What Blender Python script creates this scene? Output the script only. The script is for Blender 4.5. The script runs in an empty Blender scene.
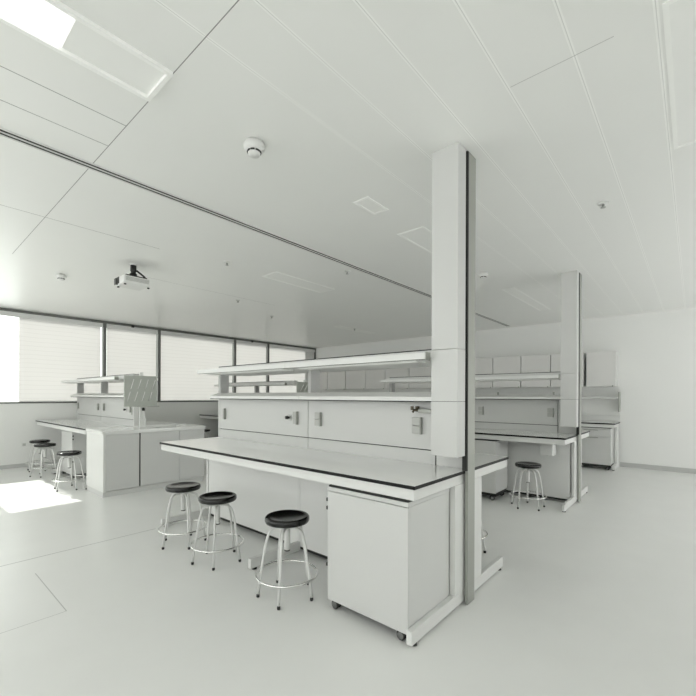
import bpy, bmesh, math, random
from mathutils import Vector, Matrix
random.seed(4)
C = bpy.context.scene.collection
PI = math.pi
R = math.radians

# ------------------------------------------------------------------ materials
def mat(name, col, rough=0.5, metal=0.0, spec=0.5, coat=0.0, noise=0.0):
    m = bpy.data.materials.new(name); m.use_nodes = True
    nt = m.node_tree; b = nt.nodes['Principled BSDF']
    b.inputs['Base Color'].default_value = (*col, 1)
    b.inputs['Roughness'].default_value = rough
    b.inputs['Metallic'].default_value = metal
    b.inputs['Specular IOR Level'].default_value = spec
    if coat:
        b.inputs['Coat Weight'].default_value = coat
        b.inputs['Coat Roughness'].default_value = 0.12
    if noise:
        n = nt.nodes.new('ShaderNodeTexNoise'); n.inputs['Scale'].default_value = 3.0
        n.inputs['Detail'].default_value = 3
        g = nt.nodes.new('ShaderNodeNewGeometry')
        nt.links.new(g.outputs['Position'], n.inputs['Vector'])
        mx = nt.nodes.new('ShaderNodeMix'); mx.data_type = 'RGBA'
        mx.inputs[6].default_value = (*[c * (1 - noise) for c in col], 1)
        mx.inputs[7].default_value = (*[min(1, c * (1 + noise)) for c in col], 1)
        nt.links.new(n.outputs['Fac'], mx.inputs[0])
        nt.links.new(mx.outputs[2], b.inputs['Base Color'])
    return m

G = 0.992  # slight green cast of the paint
def grey(v, t=1.0): return (v * .994, v, v * 0.982)

M = {}
M['white'] = mat('white_lacquer', grey(.73), .35, noise=.015)
M['panel'] = mat('pale_grey_laminate', grey(.62), .4, noise=.015)
M['door'] = mat('grey_laminate_door', grey(.62), .4, noise=.015)
M['top'] = mat('white_worktop_laminate', grey(.78), .12, spec=.6, coat=.5)
M['edge'] = mat('black_compact_core', (.006, .0065, .006), .5, spec=.25)
M['post'] = mat('grey_anodised_metal', (.36, .37, .34), .4, metal=.3)
M['shelfpost'] = mat('grey_shelf_post', grey(.42), .4)
M['steel'] = mat('pale_steel_paint', grey(.70), .4)
M['alu'] = mat('brushed_aluminium', (.55, .56, .54), .35, metal=.7)
M['chrome'] = mat('chrome', (.8, .8, .79), .12, metal=1)
M['black'] = mat('black_plastic', (.012, .012, .011), .4)
M['dark'] = mat('dark_gap_and_shade', (.02, .021, .019), .7)  # dark joints and strips, also shade built as solid slabs
M['seat'] = mat('black_polyurethane_seat', (.004, .0045, .004), .16, spec=.5)
M['frame'] = mat('dark_window_frame', (.15, .155, .145), .4, metal=.2)
M['wall'] = mat('white_wall_paint', grey(.84), .7, noise=.01)
M['base'] = mat('grey_vinyl_skirting', grey(.52), .5)
M['socket'] = mat('grey_socket_plastic', (.47, .475, .455), .4)
M['wheel'] = mat('grey_caster_rubber', (.16, .165, .16), .5)
M['board'] = mat('grey_drying_board', (.42, .44, .40), .35)
M['brass'] = mat('tarnished_brass', (.10, .085, .06), .4, metal=.6)
M['plastic'] = mat('white_moulded_plastic', grey(.78), .4)
M['cab'] = mat('warm_grey_cabinet_door', (.72, .715, .70), .45)
M['lid'] = mat('opal_diffuser', grey(.91), .5)
M['lidframe'] = mat('white_luminaire_trim', grey(.97), .4)

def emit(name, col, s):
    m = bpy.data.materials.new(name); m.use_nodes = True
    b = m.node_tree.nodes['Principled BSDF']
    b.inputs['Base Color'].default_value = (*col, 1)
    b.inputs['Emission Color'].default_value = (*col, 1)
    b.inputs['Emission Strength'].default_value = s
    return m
M['glow'] = emit('emissive_opal_panel', (.95, .96, .93), .75)

class NB:
    """small helper to chain math nodes"""
    def __init__(s, nt): s.nt = nt
    def m(s, op, a, b=None, c=None):
        n = s.nt.nodes.new('ShaderNodeMath'); n.operation = op
        for i, v in enumerate((a, b, c)):
            if v is None: continue
            if isinstance(v, (int, float)): n.inputs[i].default_value = v
            else: s.nt.links.new(v, n.inputs[i])
        return n.outputs[0]
    def line(s, x, c, w):
        return s.m('LESS_THAN', s.m('ABSOLUTE', s.m('SUBTRACT', x, c)), w)
    def rng(s, x, a, b):
        return s.m('MULTIPLY', s.m('GREATER_THAN', x, a), s.m('LESS_THAN', x, b))
    def mul(s, *v):
        o = v[0]
        for k in v[1:]: o = s.m('MULTIPLY', o, k)
        return o
    def mx(s, *v):
        o = v[0]
        for k in v[1:]: o = s.m('MAXIMUM', o, k)
        return o

def lined(name, base, rough, spec, build, noise=.02):
    m = mat(name, base, rough, spec=spec, noise=noise)
    nt = m.node_tree; b = nt.nodes['Principled BSDF']
    old = b.inputs['Base Color'].links[0].from_socket
    g = nt.nodes.new('ShaderNodeNewGeometry'); sp = nt.nodes.new('ShaderNodeSeparateXYZ')
    nt.links.new(g.outputs['Position'], sp.inputs[0])
    nb = NB(nt)
    for mask, col in build(nb, sp.outputs[0], sp.outputs[1]):
        x = nt.nodes.new('ShaderNodeMix'); x.data_type = 'RGBA'
        nt.links.new(mask, x.inputs[0]); nt.links.new(old, x.inputs[6])
        x.inputs[7].default_value = (*col, 1)
        old = x.outputs[2]
    nt.links.new(old, b.inputs['Base Color'])
    return m

def ceil_lines(nb, X, Y):
    # pale cover strips every 0.305 m between the ceiling planks, dark butt joints
    ph = nb.m('ABSOLUTE', nb.m('SUBTRACT', nb.m('FRACT', nb.m('DIVIDE', nb.m('ADD', X, .439 + .313 * 100.5), .313)), .5))
    strip = nb.mul(nb.m('LESS_THAN', ph, .030), nb.rng(X, -1.75, 5))
    groove = nb.mul(nb.m('LESS_THAN', ph, .006), nb.rng(X, -1.75, 5))
    dark = nb.mx(
        nb.mul(nb.line(Y, .951, .0025), nb.rng(X, -6.0, -1.3)),
        nb.mul(nb.line(X, -2.62, .003), nb.m('LESS_THAN', Y, .951)),
        nb.mul(nb.line(X, -2.92, .003), nb.m('LESS_THAN', Y, .951)),
        nb.mul(nb.line(X, -4.53, .0035), nb.m('LESS_THAN', Y, 2.0)),
        nb.mul(nb.line(X, -5.75, .003), nb.rng(Y, 2.3, 4.6)))
    return [(strip, grey(.97)), (groove, grey(.74)), (dark, grey(.30)), (nb.mul(nb.line(Y, 2.16, .0022), nb.rng(X, -.74, -.28)), grey(.55))]
def floor_lines(nb, X, Y):
    d = nb.mx(
        nb.mul(nb.line(X, -4.27, .007), nb.m('LESS_THAN', Y, 1.85)),
        nb.mul(nb.line(Y, .765, .003), nb.rng(X, -3.9, -3.07)),
        nb.mul(nb.line(X, -3.07, .0025), nb.m('LESS_THAN', Y, .765)))
    return [(d, grey(.46))]
M['ceiling'] = lined('metal_ceiling_plank', grey(.88), .36, .5, ceil_lines, .01)
M['floor'] = lined('pale_vinyl_floor', grey(.78), .30, .45, floor_lines, .03)

# window blind: a white woven screen that lets daylight through, with fine horizontal ribs
def blind_mat():
    m = bpy.data.materials.new('white_roller_screen'); m.use_nodes = True
    nt = m.node_tree; nt.nodes.clear(); nb = NB(nt)
    out = nt.nodes.new('ShaderNodeOutputMaterial')
    d = nt.nodes.new('ShaderNodeBsdfDiffuse'); t = nt.nodes.new('ShaderNodeBsdfTranslucent')
    mix = nt.nodes.new('ShaderNodeMixShader'); mix.inputs[0].default_value = .6
    g = nt.nodes.new('ShaderNodeNewGeometry'); sp = nt.nodes.new('ShaderNodeSeparateXYZ')
    nt.links.new(g.outputs['Position'], sp.inputs[0])
    nz = nt.nodes.new('ShaderNodeTexNoise'); nz.inputs['Scale'].default_value = 1.4
    nt.links.new(g.outputs['Position'], nz.inputs['Vector'])
    zz = nb.m('ADD', sp.outputs[2], nb.m('MULTIPLY', nz.outputs['Fac'], .05))
    ph = nb.m('FRACT', nb.m('DIVIDE', zz, .085))
    ln = nb.m('LESS_THAN', ph, .13)
    f = nb.m('SUBTRACT', 1.0, nb.m('MULTIPLY', ln, .07))
    col = nt.nodes.new('ShaderNodeCombineColor')
    for i, k in enumerate((.72, .71, .705)): nt.links.new(nb.m('MULTIPLY', f, k), col.inputs[i])
    nt.links.new(col.outputs[0], d.inputs['Color']); nt.links.new(col.outputs[0], t.inputs['Color'])
    nt.links.new(d.outputs[0], mix.inputs[1]); nt.links.new(t.outputs[0], mix.inputs[2])
    nt.links.new(mix.outputs[0], out.inputs['Surface'])
    return m
M['blind'] = blind_mat()
def glass_mat():
    m = bpy.data.materials.new('clear_window_glass'); m.use_nodes = True
    nt = m.node_tree; nt.nodes.clear()
    out = nt.nodes.new('ShaderNodeOutputMaterial')
    t = nt.nodes.new('ShaderNodeBsdfTransparent'); t.inputs['Color'].default_value = (.93, .95, .93, 1)
    gl = nt.nodes.new('ShaderNodeBsdfGlossy'); gl.inputs['Roughness'].default_value = .02
    fr = nt.nodes.new('ShaderNodeFresnel'); fr.inputs['IOR'].default_value = 1.35
    mix = nt.nodes.new('ShaderNodeMixShader')
    nt.links.new(fr.outputs[0], mix.inputs[0]); nt.links.new(t.outputs[0], mix.inputs[1]); nt.links.new(gl.outputs[0], mix.inputs[2])
    nt.links.new(mix.outputs[0], out.inputs['Surface'])
    return m
M['glass'] = glass_mat()

# ------------------------------------------------------------------ mesh helpers
class MB:
    def __init__(s): s.bm = bmesh.new()
    def _add(s, t, mi=0):
        me = bpy.data.meshes.new('tmp'); 
        if mi is not None:
            for f in t.faces: f.material_index = mi
        t.to_mesh(me); t.free(); s.bm.from_mesh(me); bpy.data.meshes.remove(me)
    def box(s, x0, x1, y0, y1, z0, z1, bev=0.0, mi=0, side=None, rot=None):
        t = bmesh.new(); bmesh.ops.create_cube(t, size=1)
        for v in t.verts:
            v.co = Vector(((x0 + x1) / 2 + v.co.x * (x1 - x0), (y0 + y1) / 2 + v.co.y * (y1 - y0), (z0 + z1) / 2 + v.co.z * (z1 - z0)))
        if bev:
            bmesh.ops.bevel(t, geom=list(t.edges), offset=bev, segments=2, affect='EDGES', profile=.5)
        if rot: bmesh.ops.transform(t, matrix=rot, verts=t.verts)
        for f in t.faces:
            f.normal_update()
            f.material_index = mi if side is None else (mi if f.normal.z > .7 else side)
        s._add(t, None); return s
    def prism(s, pts, axis, a, b, mi=0):
        """polygon pts extruded along axis ('x' -> pts are (y,z); 'y' -> (x,z); 'z' -> (x,y))"""
        t = bmesh.new()
        def mk(p, k):
            return {'x': (k, p[0], p[1]), 'y': (p[0], k, p[1]), 'z': (p[0], p[1], k)}[axis]
        A = [t.verts.new(mk(p, a)) for p in pts]; B = [t.verts.new(mk(p, b)) for p in pts]
        n = len(pts)
        t.faces.new(A); t.faces.new(list(reversed(B)))
        for i in range(n): t.faces.new((A[i], B[i], B[(i + 1) % n], A[(i + 1) % n]))
        bmesh.ops.recalc_face_normals(t, faces=t.faces)
        s._add(t, mi); return s
    def lathe(s, prof, n=32, at=(0, 0, 0), axis='z', mi=0):
        t = bmesh.new(); rings = []
        for r, z in prof:
            if r < 1e-6: rings.append([t.verts.new((0, 0, z))])
            else: rings.append([t.verts.new((r * math.cos(2 * PI * k / n), r * math.sin(2 * PI * k / n), z)) for k in range(n)])
        for a, b in zip(rings, rings[1:]):
            for k in range(n):
                k2 = (k + 1) % n
                if len(a) == 1 and len(b) == 1: continue
                if len(a) == 1: t.faces.new((a[0], b[k], b[k2]))
                elif len(b) == 1: t.faces.new((a[k], a[k2], b[0]))
                else: t.faces.new((a[k], a[k2], b[k2], b[k]))
        bmesh.ops.recalc_face_normals(t, faces=t.faces)
        for f in t.faces: f.smooth = True
        mt = Matrix.Translation(at)
        if axis == 'x': mt = mt @ Matrix.Rotation(PI / 2, 4, 'Y')
        if axis == 'y': mt = mt @ Matrix.Rotation(-PI / 2, 4, 'X')
        bmesh.ops.transform(t, matrix=mt, verts=t.verts)
        s._add(t, mi); return s
    def tube(s, pts, r, n=10, closed=False, mi=0):
        t = bmesh.new(); P = [Vector(p) for p in pts]; rings = []; L = len(P)
        up = None
        for i, p in enumerate(P):
            if closed: d = P[(i + 1) % L] - P[i - 1]
            else: d = P[min(i + 1, L - 1)] - P[max(i - 1, 0)]
            d.normalize()
            if up is None:
                up = Vector((0, 0, 1)) if abs(d.z) < .9 else Vector((1, 0, 0))
            a = d.cross(up).normalized(); b = a.cross(d).normalized(); up = b
            rings.append([t.verts.new(p + a * r * math.cos(2 * PI * k / n) + b * r * math.sin(2 * PI * k / n)) for k in range(n)])
        for i in range(L if closed else L - 1):
            A, B = rings[i], rings[(i + 1) % L]
            for k in range(n): t.faces.new((A[k], A[(k + 1) % n], B[(k + 1) % n], B[k]))
        if not closed:
            t.faces.new(rings[0]); t.faces.new(list(reversed(rings[-1])))
        bmesh.ops.recalc_face_normals(t, faces=t.faces)
        for f in t.faces: f.smooth = len(f.verts) == 4
        s._add(t, mi); return s

def root_of(o):
    while o.parent: o = o.parent
    return o
def obj(name, mb, mats, parent=None, local=False):
    """mesh given in world coordinates (or in the thing's own with local=True) -> one object"""
    me = bpy.data.meshes.new(name)
    if parent is not None and not local:
        bmesh.ops.transform(mb.bm, matrix=Matrix.Translation(-root_of(parent).location), verts=mb.bm.verts)
    mb.bm.to_mesh(me); mb.bm.free()
    for m in (mats if isinstance(mats, (list, tuple)) else [mats]): me.materials.append(m)
    o = bpy.data.objects.new(name, me); C.objects.link(o)
    if parent is not None: o.parent = parent
    return o
def own(name, mb, mats, loc, label, cat, group=None):
    """a thing that is one mesh, origin at loc"""
    bmesh.ops.transform(mb.bm, matrix=Matrix.Translation(-Vector(loc)), verts=mb.bm.verts)
    o = obj(name, mb, mats); o.location = loc
    return tag(o, label, cat, group)
def tag(o, label, cat, group=None):
    o['label'] = label; o['category'] = cat; o['kind'] = 'thing'
    if group: o['group'] = group
    return o
def thing(name, label, cat, loc=(0, 0, 0), rz=0, group=None):
    o = bpy.data.objects.new(name, None); C.objects.link(o)
    o.empty_display_size = .1
    o.location = loc; o.rotation_euler = (0, 0, rz)
    return tag(o, label, cat, group)
def struct(name, mb, mats, parent=None):
    o = obj(name, mb, mats, parent)
    if parent is None: o['kind'] = 'structure'
    return o
def copy_tree(o, parent=None):
    c = o.copy(); C.objects.link(c)
    if parent is not None: c.parent = parent
    for ch in list(o.children): copy_tree(ch, c)
    return c
def box(*a, **k): return MB().box(*a, **k)

# ------------------------------------------------------------------ room
XW, YB, ZC = -9.84, 9.68, 3.04          # window wall, back wall, ceiling
XE, YF = 3.0, -4.0                      # where the modelled part of the room stops
struct('floor', box(XW - .3, XE, YF, YB + .3, -.12, 0), M['floor'])
struct('ceiling', box(XW - .3, XE, YF, YB + .3, ZC, ZC + .2), M['ceiling'])
struct('wall_back', box(XW - .3, XE, YB, YB + .25, 0, ZC), M['wall'])
SILL, HEAD = 1.245, 2.985
w = MB()
w.box(XW - .2, XW, YF, YB, 0, SILL - .012)
w.box(XW - .2, XW, YF, -2.3, SILL - .012, ZC)
w.box(XW - .2, XW - .06, -2.3, YB, HEAD + .04, ZC)
struct('wall_window', w, M['wall'])
w = MB()
w.box(XW - .2, XE + .2, YF - .2, YF, 0, 1.0); w.box(XW - .2, XE + .2, YF - .2, YF, 2.75, ZC)  # unseen wall; open band added to let fill light in
for x in (-9.9, -7.0, -4.0, -1.0, 2.0): w.box(x, x + .2, YF - .2, YF, 1.0, 2.75)
struct('wall_front', w, M['wall'])
w = MB()
w.box(XE, XE + .2, YF, 3.6, 0, ZC); w.box(XE, XE + .2, 3.6, YB, 0, .12); w.box(XE, XE + .2, 3.6, YB, 2.3, ZC)  # unseen wall; openings added to brighten the far half of the room
for y in (5.2, 7.3, 9.2): w.box(XE, XE + .2, y, y + .5, .12, 2.3)
struct('wall_right', w, M['wall'])
struct('baseboard_back', box(-1.12, XE, YB - .012, YB - .0005, 0, .09), M['base'])
struct('baseboard_window', box(XW + .0005, XW + .012, YF, 9.66, 0, .07), M['base'])
# windows: (y0, y1, blind y0, blind y1)
wins = [(-2.3, -.2, None), (-.2, .9, None), (.9, 3.145, (1.67, 3.08)), (3.145, 4.335, (3.20, 4.28)), (4.335, 6.46, (4.39, 6.40)),  # first window is out of view, added for more daylight
        (6.46, 7.63, (6.515, 7.575)), (7.63, 9.66, (7.685, 9.20))]
for i, (y0, y1, bl) in enumerate(wins):
    fr = MB(); h = .032
    fr.box(XW - .10, XW + .012, y0, y1, HEAD, ZC - .012)
    fr.box(XW - .10, XW + .012, y0, y1, SILL - .012, SILL + .018)
    fr.box(XW - .10, XW + .012, y0, y0 + h, SILL + .018, HEAD)
    fr.box(XW - .10, XW + .012, y1 - h, y1, SILL + .018, HEAD)
    wn = bpy.data.objects.new('window_%d' % (i + 1), None); C.objects.link(wn); wn['kind'] = 'structure'
    wn.location = (XW, (y0 + y1) / 2, SILL)
    obj('window_frame', fr, M['frame'], wn)
    obj('window_pane', box(XW - .086, XW - .078, y0 + h, y1 - h, SILL + .018, HEAD), M['glass'], wn)
    if bl:
        b = MB(); b.box(XW - .044, XW - .041, bl[0], bl[1], SILL + .03, HEAD - .075)
        obj('roller_blind', b, M['blind'], wn)
        obj('blind_cassette', box(XW - .066, XW - .012, y0 + h, y1 - h, HEAD - .085, HEAD), M['steel'], wn)
        obj('bottom_bar', MB().box(XW - .05, XW - .036, bl[0], bl[1], SILL + .019, SILL + .032), M['white'], wn)
    if i == 6: obj('infill_panel', box(XW - .062, XW - .045, 9.21, y1 - h, SILL + .018, HEAD - .086), M['door'], wn)
    if i in (3, 5):
        yy = (y0 + y1) / 2 - .02
        obj('window_contact', box(XW + .0125, XW + .035, yy - .03, yy + .03, HEAD - .02, HEAD + .035, bev=.004), M['black'], wn)

# ------------------------------------------------------------------ ceiling fittings
t = thing('ceiling_air_diffuser', 'long black double-slot air diffuser running the length of the ceiling', 'air diffuser', (-3.24, 4, ZC))
sd = MB()
for x in (-3.30, -3.262, -3.222): sd.box(x - .006, x + .006, -1.2, 9.45, ZC - .008, ZC - .0005)
obj('flange', sd, M['white'], t)
for x in (-3.281, -3.242): obj('slot', box(x - .0125, x + .0125, -1.2, 9.45, ZC - .004, ZC - .0008), M['dark'], t)

def luminaire(x0, x1, y0, y1, label, glow=None, fh=.005):
    t = thing('recessed_luminaire', label, 'ceiling light', ((x0 + x1) / 2, (y0 + y1) / 2, ZC), group='recessed ceiling luminaires')
    f = MB(); k = .022
    f.box(x0, x1, y0, y0 + k, ZC - fh, ZC - .0005); f.box(x0, x1, y1 - k, y1, ZC - fh, ZC - .0005)
    f.box(x0, x0 + k, y0 + k, y1 - k, ZC - fh, ZC - .0005); f.box(x1 - k, x1, y0 + k, y1 - k, ZC - fh, ZC - .0005)
    obj('luminaire_frame', f, M['lidframe'], t)
    if glow:
        obj('diffuser', box(x0 + k, x1 - k, glow, y1 - k, ZC - .002, ZC - .0005), M['lid'], t)
        o = obj('bright_diffuser', box(x0 + k, x1 - k, y0 + k, glow, ZC - .002, ZC - .0005), M['glow'], t)  # emissive end section, brighter than the rest of the panel
        o['label'] = 'bright end of the diffuser'
    else:
        obj('diffuser', box(x0 + k, x1 - k, y0 + k, y1 - k, ZC - .002, ZC - .0005), M['lid'], t)
luminaire(-2.28, -2.0, -.9, .945, 'wide ceiling light with a bright patch above the empty floor', glow=.535, fh=.02)
luminaire(-2.19, -2.03, 2.58, 2.88, 'smallest square ceiling light, in front of the grey floor-to-ceiling post')
luminaire(-2.28, -1.98, 3.38, 4.5, 'ceiling light partly hidden behind the near white service column')
luminaire(-4.49, -4.17, 3.36, 4.5, 'ceiling light between the long black slot and the windows')
luminaire(-2.23, -2.04, 6.15, 8.15, 'long ceiling light beside the top of the far white service column')
luminaire(-6.45, -6.25, 6.9, 8.3, 'faint narrow ceiling light near the corner of windows and back wall')
luminaire(-.105, .25, 2.11, 3.4, 'pale ceiling light strip at the edge of the view, above the open floor')

def smoke(x, y, s, label, dirn=0):
    t = thing('smoke_detector', label, 'smoke detector', (x, y, ZC), dirn, group='ceiling smoke detectors')
    b = MB().lathe([(0, -.0008), (.052 * s, -.0008), (.052 * s, -.012 * s), (.06 * s, -.014 * s), (.06 * s, -.034 * s), (.05 * s, -.048 * s), (.038 * s, -.05 * s), (.036 * s, -.056 * s), (.036 * s, -.06 * s), (.033 * s, -.072 * s), (0, -.074 * s)], 40)
    obj('detector_body', b, M['plastic'], t, local=True)
    sl = MB()
    for k in range(8):
        a0 = 2 * PI * k / 8 + .07; a1 = 2 * PI * (k + 1) / 8 - .07
        pts = [((.0368 * s) * math.cos(a0 + (a1 - a0) * j / 4), (.0368 * s) * math.sin(a0 + (a1 - a0) * j / 4), -.056 * s) for j in range(5)]
        sl.tube(pts, .0052 * s, 6)
    obj('detector_vent', sl, M['black'], t, local=True)
smoke(-2.16, 1.555, 1.12, 'round white smoke detector on the ceiling nearest the camera', .3)
smoke(-6.52, 1.55, 1.05, 'round white smoke detector on the ceiling between the slot and the projector', .2)
smoke(-2.12, 5.18, 1.0, 'round white smoke detector on the ceiling between the two white columns', .5)
def sprinkler(x, y, label):
    t = thing('ceiling_sprinkler', label, 'sprinkler', (x, y, ZC), group='ceiling sprinkler heads')
    obj('escutcheon', MB().lathe([(0, -.0008), (.04, -.0008), (.038, -.01), (.014, -.014), (0, -.014)], 24), M['plastic'], t, local=True)
    obj('nozzle', MB().lathe([(0, -.014), (.011, -.014), (.009, -.035), (.02, -.037), (.02, -.041), (0, -.042)], 20), M['alu'], t, local=True)
sprinkler(-4.34, 2.73, 'small sprinkler head beside the black slot, nearer to the projector')
sprinkler(-6.57, 5.18, 'small sprinkler head near the window wall mullion')
sprinkler(-.585, 3.96, 'small sprinkler head above the open floor near the far column')
sprinkler(-3.44, 3.95, 'small sprinkler head tucked close along the black slot')
sprinkler(-6.25, 7.45, 'small sprinkler head nearest the corner of windows and back wall')
sprinkler(-5.92, 3.94, 'small sprinkler head hanging in the cluster past the projector')

# ceiling projector
px, py = -5.32, 2.02
t = thing('ceiling_projector', 'white projector hanging from the ceiling on a black mount', 'projector', (px, py, ZC))
b = box(px - .15, px + .17, py - .17, py + .14, 2.755, 2.85, bev=.022)
body = obj('projector_body', b, M['plastic'], t)
v = MB()
for k in range(7): v.box(px + .1695, px + .172, py - .15, py + .12, 2.785 + k * .007, 2.789 + k * .007)
obj('vent_grille', v, M['socket'], body)
obj('lens', MB().lathe([(0, .03), (.03, .03), (.034, .035), (.04, .04), (.04, -.01), (0, -.01)], 28, at=(px - .06, py - .175, 2.80), axis='y'), M['black'], body)
obj('lens_surround', box(px - .13, px + .02, py - .177, py - .169, 2.765, 2.845, bev=.003), M['black'], body)
for dx, dy in ((-.13, -.16), (.13, .16), (.13, -.16)):
    obj('foot', MB().lathe([(0, -.012), (.014, -.012), (.014, .0), (0, 0)], 16, at=(px + dx * .85, py + dy * .85, 2.755)), M['black'], body)
obj('ceiling_plate', MB().lathe([(0, -.0008), (.05, -.0008), (.048, -.012), (.02, -.014), (0, -.014)], 28, at=(px, py, ZC)), M['plastic'], t)
mt = MB(); mt.lathe([(0, ZC - .0142), (.02, ZC - .0142), (.02, 3.0245), (0, 3.0245)], 20, at=(px, py, 0))
obj('drop_tube', mt, M['plastic'], t)
mt = MB(); mt.lathe([(0, 3.024), (.035, 3.024), (.035, 2.955), (.030, 2.95), (.030, 2.925), (.042, 2.92), (.045, 2.872), (0, 2.872)], 24, at=(px, py, 0))
mt.box(px - .10, px + .12, py - .13, py + .12, 2.851, 2.872, bev=.004)
mt.tube([(px + .02, py + .03, 2.965), (px + .05, py + .11, 2.90), (px + .06, py + .125, 2.875)], .012, 8)
mt.tube([(px - .02, py - .02, 2.90), (px - .08, py - .13, 2.86)], .010, 8)
obj('mount_bracket', mt, M['black'], t)

# ------------------------------------------------------------------ lab benches
def leg_frame(t, x, yf, ys, sgn, foot, dw=.18):
    """one C leg: an upright at the spine and a foot reaching to the bench edge (sgn -1 = towards the camera)"""
    m = MB()
    ya, yb = sorted((ys, ys + sgn * dw))
    m.box(x - .012, x + .024, ya, yb, .0955, .8148, bev=.002)
    fa, fb = sorted((yf, ys - sgn * .0005))
    m.box(x - .012, x + .024, fa, fb, .016, .095, bev=.003)
    lg = obj('leg', m, foot, t)
    for yy in (yf - sgn * .05, ys - sgn * .05):
        obj('levelling_foot', MB().lathe([(0, 0), (.021, 0), (.021, .008), (.008, .012), (.008, .0158), (0, .0158)], 16, at=(x + .006, yy, 0)), M['black'], lg)

def bench(x0, x1, yf, yb, label, name='lab_bench', splits=(), both=True, group='white lab benches'):
    yc = (yf + yb) / 2
    t = thing(name, label, 'lab bench', ((x0 + x1) / 2, yc, 0), group=group)
    obj('worktop', box(x0, x1, yf, yb, .8785, .9, bev=.0008, side=1), [M['top'], M['edge']], t)
    a = MB(); i = .012
    a.box(x0 + i, x1 - i, yf + i, yf + i + .03, .815, .8782); a.box(x0 + i, x1 - i, yb - i - .03, yb - i, .815, .8782)
    a.box(x0 + i, x0 + i + .03, yf + i + .03, yb - i - .03, .815, .8782); a.box(x1 - i - .03, x1 - i, yf + i + .03, yb - i - .03, .815, .8782)
    obj('apron', a, M['white'], t)
    xs = [x0 + .075] + list(splits) + [x1 - .03]
    yn, yfar = yc - .085, yc + .045
    for x in xs:
        leg_frame(t, x, yf - .015, yn, -1, M['steel'], .15)
        if both: leg_frame(t, x, yb - .11, yfar, 1, M['steel'], .15)
    pts = [x0 + .105] + list(splits) + [x1 - .055]
    for a0, b0 in zip(pts, pts[1:]):
        p = obj('modesty_panel', box(a0 + .003, b0 - .003, yn - .146, yn - .128, .05, .8145), M['white'], t)
        obj('base_strip', box(a0 + .003, b0 - .003, yn - .144, yn - .130, .026, .0495), M['dark'], p)
        if both: obj('modesty_panel', box(a0 + .003, b0 - .003, yfar + .132, yfar + .15, .05, .8145), M['white'], t)
    return t

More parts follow.
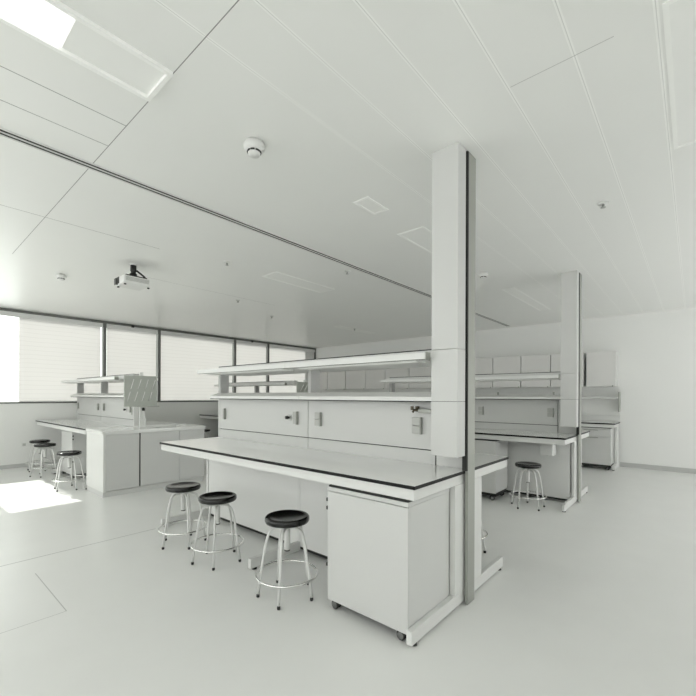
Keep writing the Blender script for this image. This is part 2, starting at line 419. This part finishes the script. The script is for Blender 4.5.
def rack(x0, x1, split, yc, label, socks, clips=(), valve=None, xe=0):
    """service spine with sockets and two levels of shelves standing along the middle of a bench"""
    t = thing('reagent_rack', label, 'lab shelving', ((x0 + x1) / 2, yc, .9), group='reagent racks on the benches')
    y0, y1 = yc - .045, yc + .045
    cols = [(x0, split), (split, x1)]
    panels = []
    core = box(x0 + .012, x1 - .002, y0 + .013, y1 - .013, .9005, 1.358)
    obj('spine_core', core, M['dark'], t)
    for a, b in cols:
        for ya, yb in ((y0, y0 + .0125), (y1 - .0125, y1)):
            lo = obj('lower_panel', box(a + .004, b - .004, ya, yb, .9005, .999), M['panel'], t)
            up = obj('service_panel', box(a + .004, b - .004, ya, yb, 1.007, 1.356), M['panel'], t)
            if ya == y0: panels.append((a, b, up))
    obj('end_cover', box(x0 - .012, x0 + .0115, y0, y1, .9005, 1.362), M['white'], t)
    if not xe: obj('end_cover', box(x1 + .0005, x1 + .012, y0, y1, .9005, 1.357), M['white'], t)
    for x, w, z in socks:
        up = [p for a, b, p in panels if a <= x <= b][0]
        s = MB()
        s.box(x - w / 2, x + w / 2, y0 - .022, y0 - .0005, z, z + .058, bev=.003); s.box(x - w / 2, x + w / 2, y0 - .022, y0 - .0005, z + .062, z + .12, bev=.003)
        so = obj('socket', s, M['socket'], up)
        obj('socket_cheek', box(x + w / 2 + .0003, x + w / 2 + .012, y0 - .03, y0 - .0005, z - .003, z + .123, bev=.002), M['post'], so)
    if valve:
        for x, z, k in valve:
            up = [p for a, b, p in panels if a <= x <= b][0]
            if k == 'knob':
                vb = MB().lathe([(0, -.045), (.016, -.045), (.018, -.02), (.009, -.016), (.009, -.0005), (0, -.0005)], 16, at=(x, y0, z), axis='y')
                obj('gas_valve', vb, M['black'], up)
                obj('valve_plate', box(x - .01, x + .03, y0 - .006, y0 - .0003, z - .03, z + .03), M['alu'], up)
            else:
                vb = MB(); vb.box(x - .01, x + .10, y0 - .05, y0 - .0005, z - .015, z + .015, bev=.004)
                vp = obj('tap_body', vb, M['post'], up)
                vb = MB().tube([(x - .012, y0 - .03, z), (x - .04, y0 - .05, z + .005), (x - .05, y0 - .06, z - .012)], .009, 10)
                vb.lathe([(0, -.012), (.016, -.012), (.016, .012), (0, .012)], 14, at=(x - .02, y0 - .04, z + .022))
                vb.box(x - .06, x - .045, y0 - .07, y0 - .05, z + .005, z + .035)
                obj('tap', vb, M['brass'], vp)
    # shelves, one pair per bay
    for i, (a, b) in enumerate(cols):
        e = .003; b += xe * i
        prof = [(yc - .17, 1.366), (yc + .17, 1.366), (yc + .17, 1.396), (yc + .15, 1.400), (yc + .06, 1.432), (yc - .06, 1.432), (yc - .15, 1.400), (yc - .17, 1.396)]
        lo = obj('lower_shelf', MB().prism(prof, 'x', a + e, b - e), M['white'], t)
        obj('shelf_underlay', box(a + e, b - e, yc - .16, yc + .16, 1.3585, 1.3655), M['dark'], lo)
        tr = MB(); tr.box(a + e, b - e, yc - .33, yc + .345, 1.648, 1.664)
        tr.box(a + e, b - e, yc - .33, yc - .317, 1.664, 1.690); tr.box(a + e, b - e, yc + .332, yc + .345, 1.664, 1.690)
        up = obj('upper_shelf', tr, M['white'], t)
        sp = MB(); sp.box(a + e, b - e, yc - .05, yc + .05, 1.664, 1.738)
        so = obj('cable_tray', sp, M['panel'], up)
        obj('tray_seal', box(a + e, b - e, yc - .052, yc + .052, 1.7385, 1.746), M['dark'], so)
        lm = MB(); lm.prism([(yc - .285, 1.6475), (yc - .13, 1.6475), (yc - .15, 1.634), (yc - .27, 1.634)], 'x', a + .12, b - .10)
        obj('lamp_housing', lm, M['plastic'], up)
        obj('lamp_gap', box(a + e, b - e, yc - .314, yc - .300, 1.6462, 1.6478), M['dark'], up)
        pr = obj('shelf_post', box(a + .004, a + .05, yc - .055, yc + .06, 1.4325, 1.6475, bev=.002), M['shelfpost'], t)
    obj('end_cap', box(x1 + xe - .0025, x1 + xe + .006, yc - .33, yc - .27, 1.64, 1.695), M['post'], t)
    obj('end_cap', box(x1 + xe - .0025, x1 + xe + .006, yc - .17, yc - .14, 1.366, 1.402), M['post'], t)
    for x in clips:
        obj('shelf_clip', box(x - .012, x + .012, yc - .10, yc - .085, 1.425, 1.465), M['post'], t)
    return t

def column(x, yc, label):
    """white service duct from the worktop to the ceiling with the grey structural post beside it"""
    t = thing('service_column', label, 'service column', (x - .1, yc, 0), group='white service columns')
    zt = ZC - .001
    xa, xb, ya, yb = x - .19, x, yc - .26, yc - .147
    for k, (z0, z1) in enumerate(((1.005, 1.365), (1.3675, 1.708), (1.7105, zt))):
        obj('duct_cover', box(xa, xb, ya, yb, z0, z1, bev=.0015), M['panel'], t)
    obj('duct_backplate', box(xa + .004, xb - .004, ya + .004, yb - .0005, 1.365, 1.3674), M['dark'], t)
    obj('duct_body', box(xa + .02, x - .03, yb + .0005, yc - .131, 1.02, zt), M['panel'], t)
    obj('plinth_block', box(x - .266, x - .024, yc - .045, yc + .045, .9008, 1.0045), M['panel'], t)
    obj('upper_block', box(x - .266, x - .024, yc - .045, yc + .045, 1.0048, 1.357), M['panel'], t)
    obj('slit', box(x - .2715, x - .2662, yc - .047, yc - .02, .9008, .98), M['dark'], t)
    obj('dark_channel', box(x - .0285, x + .0045, yc - .1285, yc - .1115, .9008, zt), M['dark'], t)
    obj('post', box(x - .0155, x + .006, yc - .111, yc - .002, .0005, zt, bev=.002), M['post'], t)
    return t

YA0, YA1 = 1.915, 3.405
YC = (YA0 + YA1) / 2
XR = -1.168
OFF = 3.445
bench(-4.33, XR, YA0, YA1, 'large white lab bench in the middle with black-edged top', splits=(-2.69,))
rack(-4.32, -1.42, -2.765, YC, 'shelving spine on the middle bench, with tap and sockets facing the camera',
     [(-4.19, .03, 1.125), (-2.935, .05, 1.125), (-2.625, .065, 1.125), (-1.575, .07, 1.12)],
     valve=[(-3.035, 1.185, 'knob'), (-1.53, 1.292, 'tap')], xe=.075)
column(XR + .020, YC, 'tall white service column with grey post at the end of the middle bench')
bench(-4.27, XR, YA0 + OFF, YA1 + OFF, 'white lab bench behind the middle bench, with one stool in front', splits=(-2.65,))
rack(-4.24, -1.42, -2.72, YC + OFF, 'shelving spine on the bench behind, joined to the farther white column',
     [(-4.1, .03, 1.12), (-2.9, .05, 1.12), (-2.51, .065, 1.12), (-1.515, .065, 1.12)], clips=(-2.225, -1.46), xe=.075)
column(XR + .020, YC + OFF, 'farther white service column rising behind the single stool')
bench(-9.79, -6.80, YA0, YA1, 'white lab bench under the windows ending at a grey cabinet block', splits=(-8.56,))
rack(-9.78, -6.86, -8.36, YC, 'shelving spine on the window bench, partly hidden by the drying board',
     [(-9.68, .03, 1.12), (-8.50, .06, 1.12), (-8.20, .06, 1.12), (-6.98, .05, 1.12)], valve=[(-7.16, 1.16, 'knob')])
bench(-9.79, -6.80, YA0 + OFF, YA1 + OFF, 'farther window bench, only a corner showing behind the middle bench', splits=(-8.36,))
rack(-9.78, -6.86, -8.36, YC + OFF, 'shelving spine on the farther window bench, seen between the middle shelves',
     [(-9.68, .03, 1.12), (-8.50, .06, 1.12), (-8.20, .06, 1.12)])
# socket-strip box under the bench behind
t = thing('power_box', 'small white power box hung under the bench above the single stool', 'power box', (-1.44, 5.66, .64))
obj('box_housing', box(-1.515, -1.365, 5.58, 5.74, .64, .8148, bev=.004), M['white'], t)
obj('cable_gland', MB().lathe([(0, -.015), (.012, -.015), (.012, 0), (0, 0)], 14, at=(-1.44, 5.66, .64)), M['plastic'], t)

# ------------------------------------------------------------------ pedestals on casters
def pedestal(x0, x1, y0, y1, label, drawer=False, ticks=None, zb=.056):
    t = thing('pedestal_cabinet', label, 'cabinet', ((x0 + x1) / 2, (y0 + y1) / 2, 0), group='white pedestal cabinets on casters')
    zt = .799
    obj('carcass', box(x0, x1, y0 + .021, y1, zb + .006, zt - .026, bev=.002), M['panel'], t)
    obj('underside_shade', box(x0 + .012, x1 - .012, y0 + .03, y1 - .01, .052, zb + .0055), M['dark'], t)  # dark slab standing in for the shade below the carcass
    obj('cabinet_top', box(x0 - .001, x1 + .001, y0, y1, zt - .025, zt, bev=.002), M['panel'], t)
    obj('top_gap_shade', box(x0 + .004, x1 - .004, y0 + .006, y1 - .01, zt + .0003, .810), M['dark'], t)  # dark slab standing in for shade between cabinet and apron
    if drawer:
        d = obj('drawer', box(x0, x1, y0, y0 + .02, .632, zt - .029, bev=.002), M['panel'], t)
        obj('pull', box(x0 + .12, x0 + .36, y0 - .012, y0 - .0005, zt - .046, zt - .032), M['post'], d)
        d = obj('cabinet_door', box(x0, x1, y0, y0 + .02, zb, .625, bev=.002), M['panel'], t)
        obj('pull', box(x0 + .12, x0 + .36, y0 - .012, y0 - .0005, .606, .622), M['post'], d)
    else:
        d = obj('cabinet_door', box(x0, x1, y0, y0 + .02, zb, zt - .029, bev=.002), M['panel'], t)
        obj('pull', box(x0 + .02, x0 + (x1 - x0) * .62, y0 - .005, y0 - .0004, zt - .046, zt - .0325, bev=.0015), M['panel'], d)
    if ticks:
        for z in (.70, .645, .27):
            o = obj('door_buffer', box(x0 - .016, x0 - .0003, y0 + .002, y0 + .018, z, z + .022) if ticks < 0 else box(x1 + .0003, x1 + .016, y0 + .002, y0 + .018, z, z + .022), M['black'], t)
    for x in (x0 + .055, x1 - .055):
        for y in (y0 + .042, y1 - .06):
            fw = y - .012                        # wheel pair turned to face the front
            c = MB(); c.box(x - .03, x + .02, fw - .015, fw + .045, .046, .0518); c.box(x - .032, x - .012, fw - .004, fw + .004, .02, .044)
            c = obj('caster', c, M['black'], t)
            wh = MB()
            for s in (-1, 1):
                wh.lathe([(0, -.008), (.025, -.008), (.030, -.003), (.030, .004), (.025, .009), (0, .009)], 24, at=(x, fw + s * .0135, .030), axis='y')
            obj('wheel', wh, M['black'], c)
            obj('hub', MB().lathe([(0, -.024), (.021, -.024), (.021, .024), (0, .024)], 20, at=(x, fw, .030), axis='y'), M['wheel'], c)
    return t
pedestal(-1.835, -1.2115, YA0 + .002, YA0 + .508, 'large white pedestal cabinet under the near corner of the middle bench', ticks=-1)
pedestal(-2.60, -2.0, YA0 + OFF - .03, YA0 + OFF + .42, 'white pedestal cabinet half hidden beneath the bench behind, near the single stool', zb=.098)
pedestal(-8.50, -7.86, YA0 + .115, YA0 + .47, 'white pedestal cabinet under the window bench behind three stools', ticks=1)

# ------------------------------------------------------------------ cabinet blocks at the ends of the window benches
def sink_block(yf, yb, label, label2):
    x0, x1 = -6.775, -6.075
    t = thing('sink_cabinet', label, 'cabinet', ((x0 + x1) / 2, (yf + yb) / 2, 0), group='sink cabinet blocks')
    obj('carcass', box(x0, x1 - .022, yf, yb, .07, .868, bev=.002), M['white'], t)
    obj('end_stile', box(x1 - .0215, x1, yf, yf + .028, .07, .868), M['white'], t)
    obj('plinth', box(x0 + .03, x1 - .012, yf + .0, yb - .02, 0, .0695), M['door'], t)
    tp = MB(); a0, a1, b0, b1 = x0 + .12, x1 - .15, yb - .62, yb - .2   # opening for the basin
    for q in ((x0, x1, yf - .012, b0), (x0, x1, b1, yb + .012), (x0, a0, b0, b1), (a1, x1, b0, b1)): tp.box(*q, .8685, .903)
    tp.box(x0, x0 + .02, yf - .012, yb + .012, .9035, .914); tp.box(x0 + .02, x1 - .14, yf - .012, yf + .006, .9035, .91)
    obj('sink_top', tp, M['top'], t)
    bs = MB()
    bs.box(a0 + .001, a1 - .001, b0 + .001, b1 - .001, .70, .706); bs.box(a0 + .001, a0 + .007, b0 + .001, b1 - .001, .706, .90); bs.box(a1 - .007, a1 - .001, b0 + .001, b1 - .001, .706, .90)
    bs.box(a0 + .007, a1 - .007, b0 + .001, b0 + .007, .706, .90); bs.box(a0 + .007, a1 - .007, b1 - .007, b1 - .001, .706, .90)
    # basin sits below the opening; carve-free: the carcass is hidden under it
    L = yb - yf
    obj('door_gap', box(x1 - .0212, x1 - .010, yf + .4695, yf + .4865, .078, .852), M['dark'], t)
    for y0, y1 in ((yf + .032, yf + .468), (yf + .488, yf + 1.065), (yf + 1.071, yb - .004)):
        obj('cabinet_door', box(x1 - .0215, x1 - .002, y0, y1, .078, .852, bev=.002), M['door'], t)
    obj('head_rail', box(x1 - .0215, x1 - .004, yf + .029, yb, .855, .868), M['white'], t)
    # drying board on its post
    X = -6.46; Yp = yf + .675
    t2 = thing('drying_rack', label2, 'drying rack', (X, Yp, .9035), group='peg drying racks')
    ps = MB(); ps.box(X - .04, X - .005, Yp - .045, Yp + .0, .9035, 1.755, bev=.003); ps.box(X - .04, X - .005, Yp + .0, Yp + .04, .9035, 1.24, bev=.003)
    obj('rack_post', ps, M['steel'], t2)
    bd = obj('peg_board', box(X - .0045, X + .012, Yp - .28, Yp + .20, 1.225, 1.70, bev=.003), M['board'], t2)
    for r in range(2):
        for c in range(4):
            y = Yp - .235 + c * .105 + (r % 2) * .05; z = 1.31 + r * .19
            obj('peg', MB().tube([(X + .012, y, z), (X + .06, y, z + .06), (X + .12, y, z + .14)], .005, 8), M['plastic'], bd)
    obj('drip_tray', box(X + .0125, X + .06, Yp - .10, Yp + .22, 1.222, 1.232), M['board'], bd)
    tp = MB().tube([(X - .02, Yp - .16, 1.20), (X - .02, Yp - .16, 1.10)], .008, 8)
    obj('drain_hose', tp, M['board'], t2)
    tp = MB().lathe([(0, -.03), (.02, -.03), (.022, .0), (.012, .02), (0, .02)], 16, at=(X + .03, Yp - .01, 1.19)); 
    tp.tube([(X - .005, Yp - .01, 1.19), (X + .03, Yp - .01, 1.19)], .01, 8)
    obj('tap_knob', tp, M['black'], t2)
    bs.bm.free()
sink_block(YA0 + .015, YA1 + .015, 'grey three-door sink cabinet block at the end of the window bench', 'grey peg drying board on a post above the grey cabinet block')
sink_block(YA0 + OFF + .015, YA1 + OFF + .015, 'sink cabinet block hidden behind the middle bench, ending the farther window bench', 'peg drying board glimpsed through the middle bench shelves')

# ------------------------------------------------------------------ bench and cupboards along the back wall
t = thing('wall_bench', 'white worktop bench against the back wall beyond the far column', 'lab bench', (-3, 9.3, 0), group='white lab benches')
y0, y1 = 8.96, 9.66
obj('worktop', box(-5.0, -1.12, y0, y1, .876, .9, bev=.0008, side=1), [M['top'], M['edge']], t)
a = MB(); a.box(-4.99, -1.132, y0 + .012, y0 + .042, .815, .8755); a.box(-1.162, -1.132, y0 + .042, y1 - .01, .815, .8755)
obj('apron', a, M['white'], t)
obj('shadow_gap', box(-4.98, -1.17, y0 + .022, y0 + .04, .805, .8148), M['dark'], t)
for x in (-1.155, -3.0, -4.96):
    m = MB(); m.box(x - .024, x + .024, 9.36, 9.54, .02, .815, bev=.003); m.box(x - .024, x + .024, y0 + .03, 9.36, .02, .095, bev=.004)
    lg = obj('leg', m, M['steel'], t)
    obj('levelling_foot', MB().lathe([(0, 0), (.021, 0), (.021, .02), (0, .0205)], 14, at=(x, y0 + .08, 0)), M['black'], lg)
obj('upstand', box(-5.0, -1.12, y1 - .02, y1, .9005, 1.03, bev=.002), M['white'], t)
pedestal(-1.76, -1.19, y0 + .035, y0 + .5, 'pedestal cabinet with drawer and door under the back wall bench', drawer=True, zb=.098)
# wall shelf with its end upright
t = thing('wall_shelf', 'narrow shelf on the back wall with a dark end upright', 'shelf', (-3, 9.6, 1.38))
obj('shelf_board', box(-5.0, -1.14, 9.36, YB - .0005, 1.362, 1.40, bev=.002), M['panel'], t)
obj('end_upright', box(-1.1375, -1.118, 9.50, YB - .0005, 1.10, 1.50, bev=.002), M['post'], t)
# cupboards
bx = [-9.45, -8.94, -8.165, -7.38, -6.665, -5.865, -5.10, -4.34, -3.57, -2.935, -2.325, -1.70]
proto = None
labs = ['next to the last window', 'second along from the windows', 'third along from the windows', 'fourth along from the windows', 'fifth along from the windows',
        'seen above the upper shelf of the middle bench', 'just behind the near service column', 'hidden by the near service column', 'first past the near column',
        'second past the near column', 'touching the far column edge']
def wall_cabinet(a, b, label, gap=.004):
    t = thing('wall_cabinet', label, 'wall cabinet', ((a + b) / 2, YB - .2, 1.61), group='wall cabinets on the back wall')
    obj('carcass', box(a + gap, b - gap, 9.321, YB - .0006, 1.615, 2.30), M['panel'], t)
    obj('mounting_rail', box(a + .05, b - .05, YB - .03, YB - .0007, 2.3005, 2.325), M['post'], t)
    d = obj('cabinet_door', box(a + gap, b - gap, 9.30, 9.3205, 1.61, 2.305, bev=.003), M['cab'], t)
    obj('pull', box(b - .06, b - .04, 9.285, 9.2995, 1.60, 1.63), M['post'], d)
for i, (a, b) in enumerate(zip(bx, bx[1:])):
    wall_cabinet(a, b, 'grey cupboard on the back wall, ' + labs[i], gap=.012 if i in (1, 2, 5) else .007)
wall_cabinet(-1.655, -1.155, 'grey cupboard on the back wall standing alone beside the far column', gap=.002)
# power outlet low on the window wall
t = thing('wall_outlet', 'small white power outlet low on the window wall behind the stools', 'outlet', (XW, 1.78, .43))
obj('outlet_plate', box(XW + .0005, XW + .012, 1.70, 1.86, .39, .47, bev=.003), M['plastic'], t)
obj('outlet_face', box(XW + .0122, XW + .016, 1.72, 1.77, .405, .455, bev=.002), M['socket'], t)

# ------------------------------------------------------------------ stools
def make_stool(label):
    t = thing('lab_stool', label, 'stool', group='round black-seated lab stools')
    h = .552
    obj('seat', MB().lathe([(0, h - .012), (.07, h - .011), (.115, h - .006), (.14, h), (.149, h - .002), (.155, h - .01), (.156, h - .03), (.150, h - .042), (.135, h - .047), (0, h - .047)], 48), M['seat'], t, local=True)
    obj('hub_plate', MB().lathe([(0, h - .0475), (.05, h - .0475), (.05, h - .056), (.03, h - .062), (.03, h - .085), (0, h - .085)], 28), M['steel'], t, local=True)
    sp = obj('spindle_sleeve', MB().lathe([(0, h - .0855), (.0215, h - .0855), (.0215, h - .235), (.018, h - .238), (0, h - .238)], 24), M['steel'], t, local=True)
    obj('sleeve_cap', MB().lathe([(0, h - .2385), (.0195, h - .2385), (.0195, h - .246), (0, h - .246)], 24), M['black'], sp, local=True)
    for k in range(5):
        a = 2 * PI * k / 5; ca, sa = math.cos(a), math.sin(a)
        prof = [(.028, h - .078), (.07, h - .079)]
        for j in range(1, 7):                      # bend
            u = j / 6 * R(79); prof.append((.07 + .062 * math.sin(u), h - .079 - .062 * (1 - math.cos(u))))
        prof += [(.149, .36), (.18, .16), (.1995, .022)]
        lg = obj('leg', MB().tube([(r * ca, r * sa, z) for r, z in prof], .0095, 12), M['steel'], t, local=True)
        obj('foot_cap', MB().lathe([(0, 0), (.010, 0), (.0118, .005), (.0112, .018), (0, .018)], 14, at=(.20 * ca, .20 * sa, 0)), M['black'], lg, local=True)
    n = 56
    obj('foot_ring', MB().tube([(.212 * math.cos(2 * PI * k / n), .212 * math.sin(2 * PI * k / n), .15) for k in range(n)], .0075, 10, closed=True), M['chrome'], t, local=True)
    return t
spots = [(-2.165, 1.85, 16, 1.01, 'black-seated stool beside the large pedestal under the middle bench'),
         (-3.06, 1.845, 32, 1.0, 'black-seated stool, the middle one of the row at the middle bench'),
         (-3.665, 1.845, 60, 1.0, 'stool whose seat gleams white, at the window end of the middle bench'),
         (-7.065, 1.79, 12, 1.0, 'stool with half-white shiny seat standing nearest the grey cabinet block'),
         (-8.52, 1.80, 44, 1.0, 'front stool of the overlapping pair by the window wall'),
         (-9.20, 1.866, 12, 1.01, 'hindmost stool by the window wall, its black seat just behind another'),
         (-1.595, 5.347, 36, 1.0, 'single stool in front of the bench behind, below the far column'),
         (-9.23, 5.17, 10, 1.0, 'stool showing only its black seat between the grey block and middle bench'),
         (-1.61, 3.49, 5, 1.0, 'stool hidden behind the middle bench, only its chrome foot ring showing')]
proto = None
for i, (x, y, a, s, lab) in enumerate(spots):
    if proto is None: o = proto = make_stool(lab)
    else: o = copy_tree(proto); o['label'] = lab
    o.location = (x, y, 0); o.rotation_euler = (0, 0, R(a)); o.scale = (1, 1, s)

# ------------------------------------------------------------------ light
wd = bpy.data.worlds.new('World'); bpy.context.scene.world = wd; wd.use_nodes = True
bg = wd.node_tree.nodes['Background']
bg.inputs['Color'].default_value = (.99, 1.0, .982, 1); bg.inputs['Strength'].default_value = 2.7
sun = bpy.data.lights.new('sun', 'SUN'); sun.energy = 5.5; sun.angle = R(.6); sun.color = (1, .97, .93)
so = bpy.data.objects.new('sun', sun); C.objects.link(so)
so.rotation_euler = Vector((math.cos(R(37)), .004, -math.sin(R(37)))).to_track_quat('-Z', 'Y').to_euler()
so.location = (-14, 1, 8)

# ------------------------------------------------------------------ camera
cam = bpy.data.cameras.new('camera'); co = bpy.data.objects.new('camera', cam); C.objects.link(co)
F = 399.382
cam.sensor_width = 36; cam.lens = F / 696 * 36
cam.shift_y = 48 / 696
cam.clip_start = .05
yaw = math.atan2(.6547889, .7558118)
co.matrix_world = Matrix.Translation((0, 0, 1.4)) @ Matrix.Rotation(yaw, 4, 'Z') @ Matrix.Rotation(PI / 2, 4, 'X') @ Matrix.Rotation(.0037, 4, 'Z')
sc = bpy.context.scene
sc.camera = co
sc.view_settings.view_transform = 'Standard'; sc.view_settings.look = 'None'
sc.view_settings.gamma = 1; sc.view_settings.use_curve_mapping = False
sc.view_settings.exposure = 0.22
sc.cycles.max_bounces = 20; sc.cycles.diffuse_bounces = 16; sc.cycles.glossy_bounces = 4
sc.cycles.use_denoising = True
sc.cycles.sample_clamp_indirect = 6
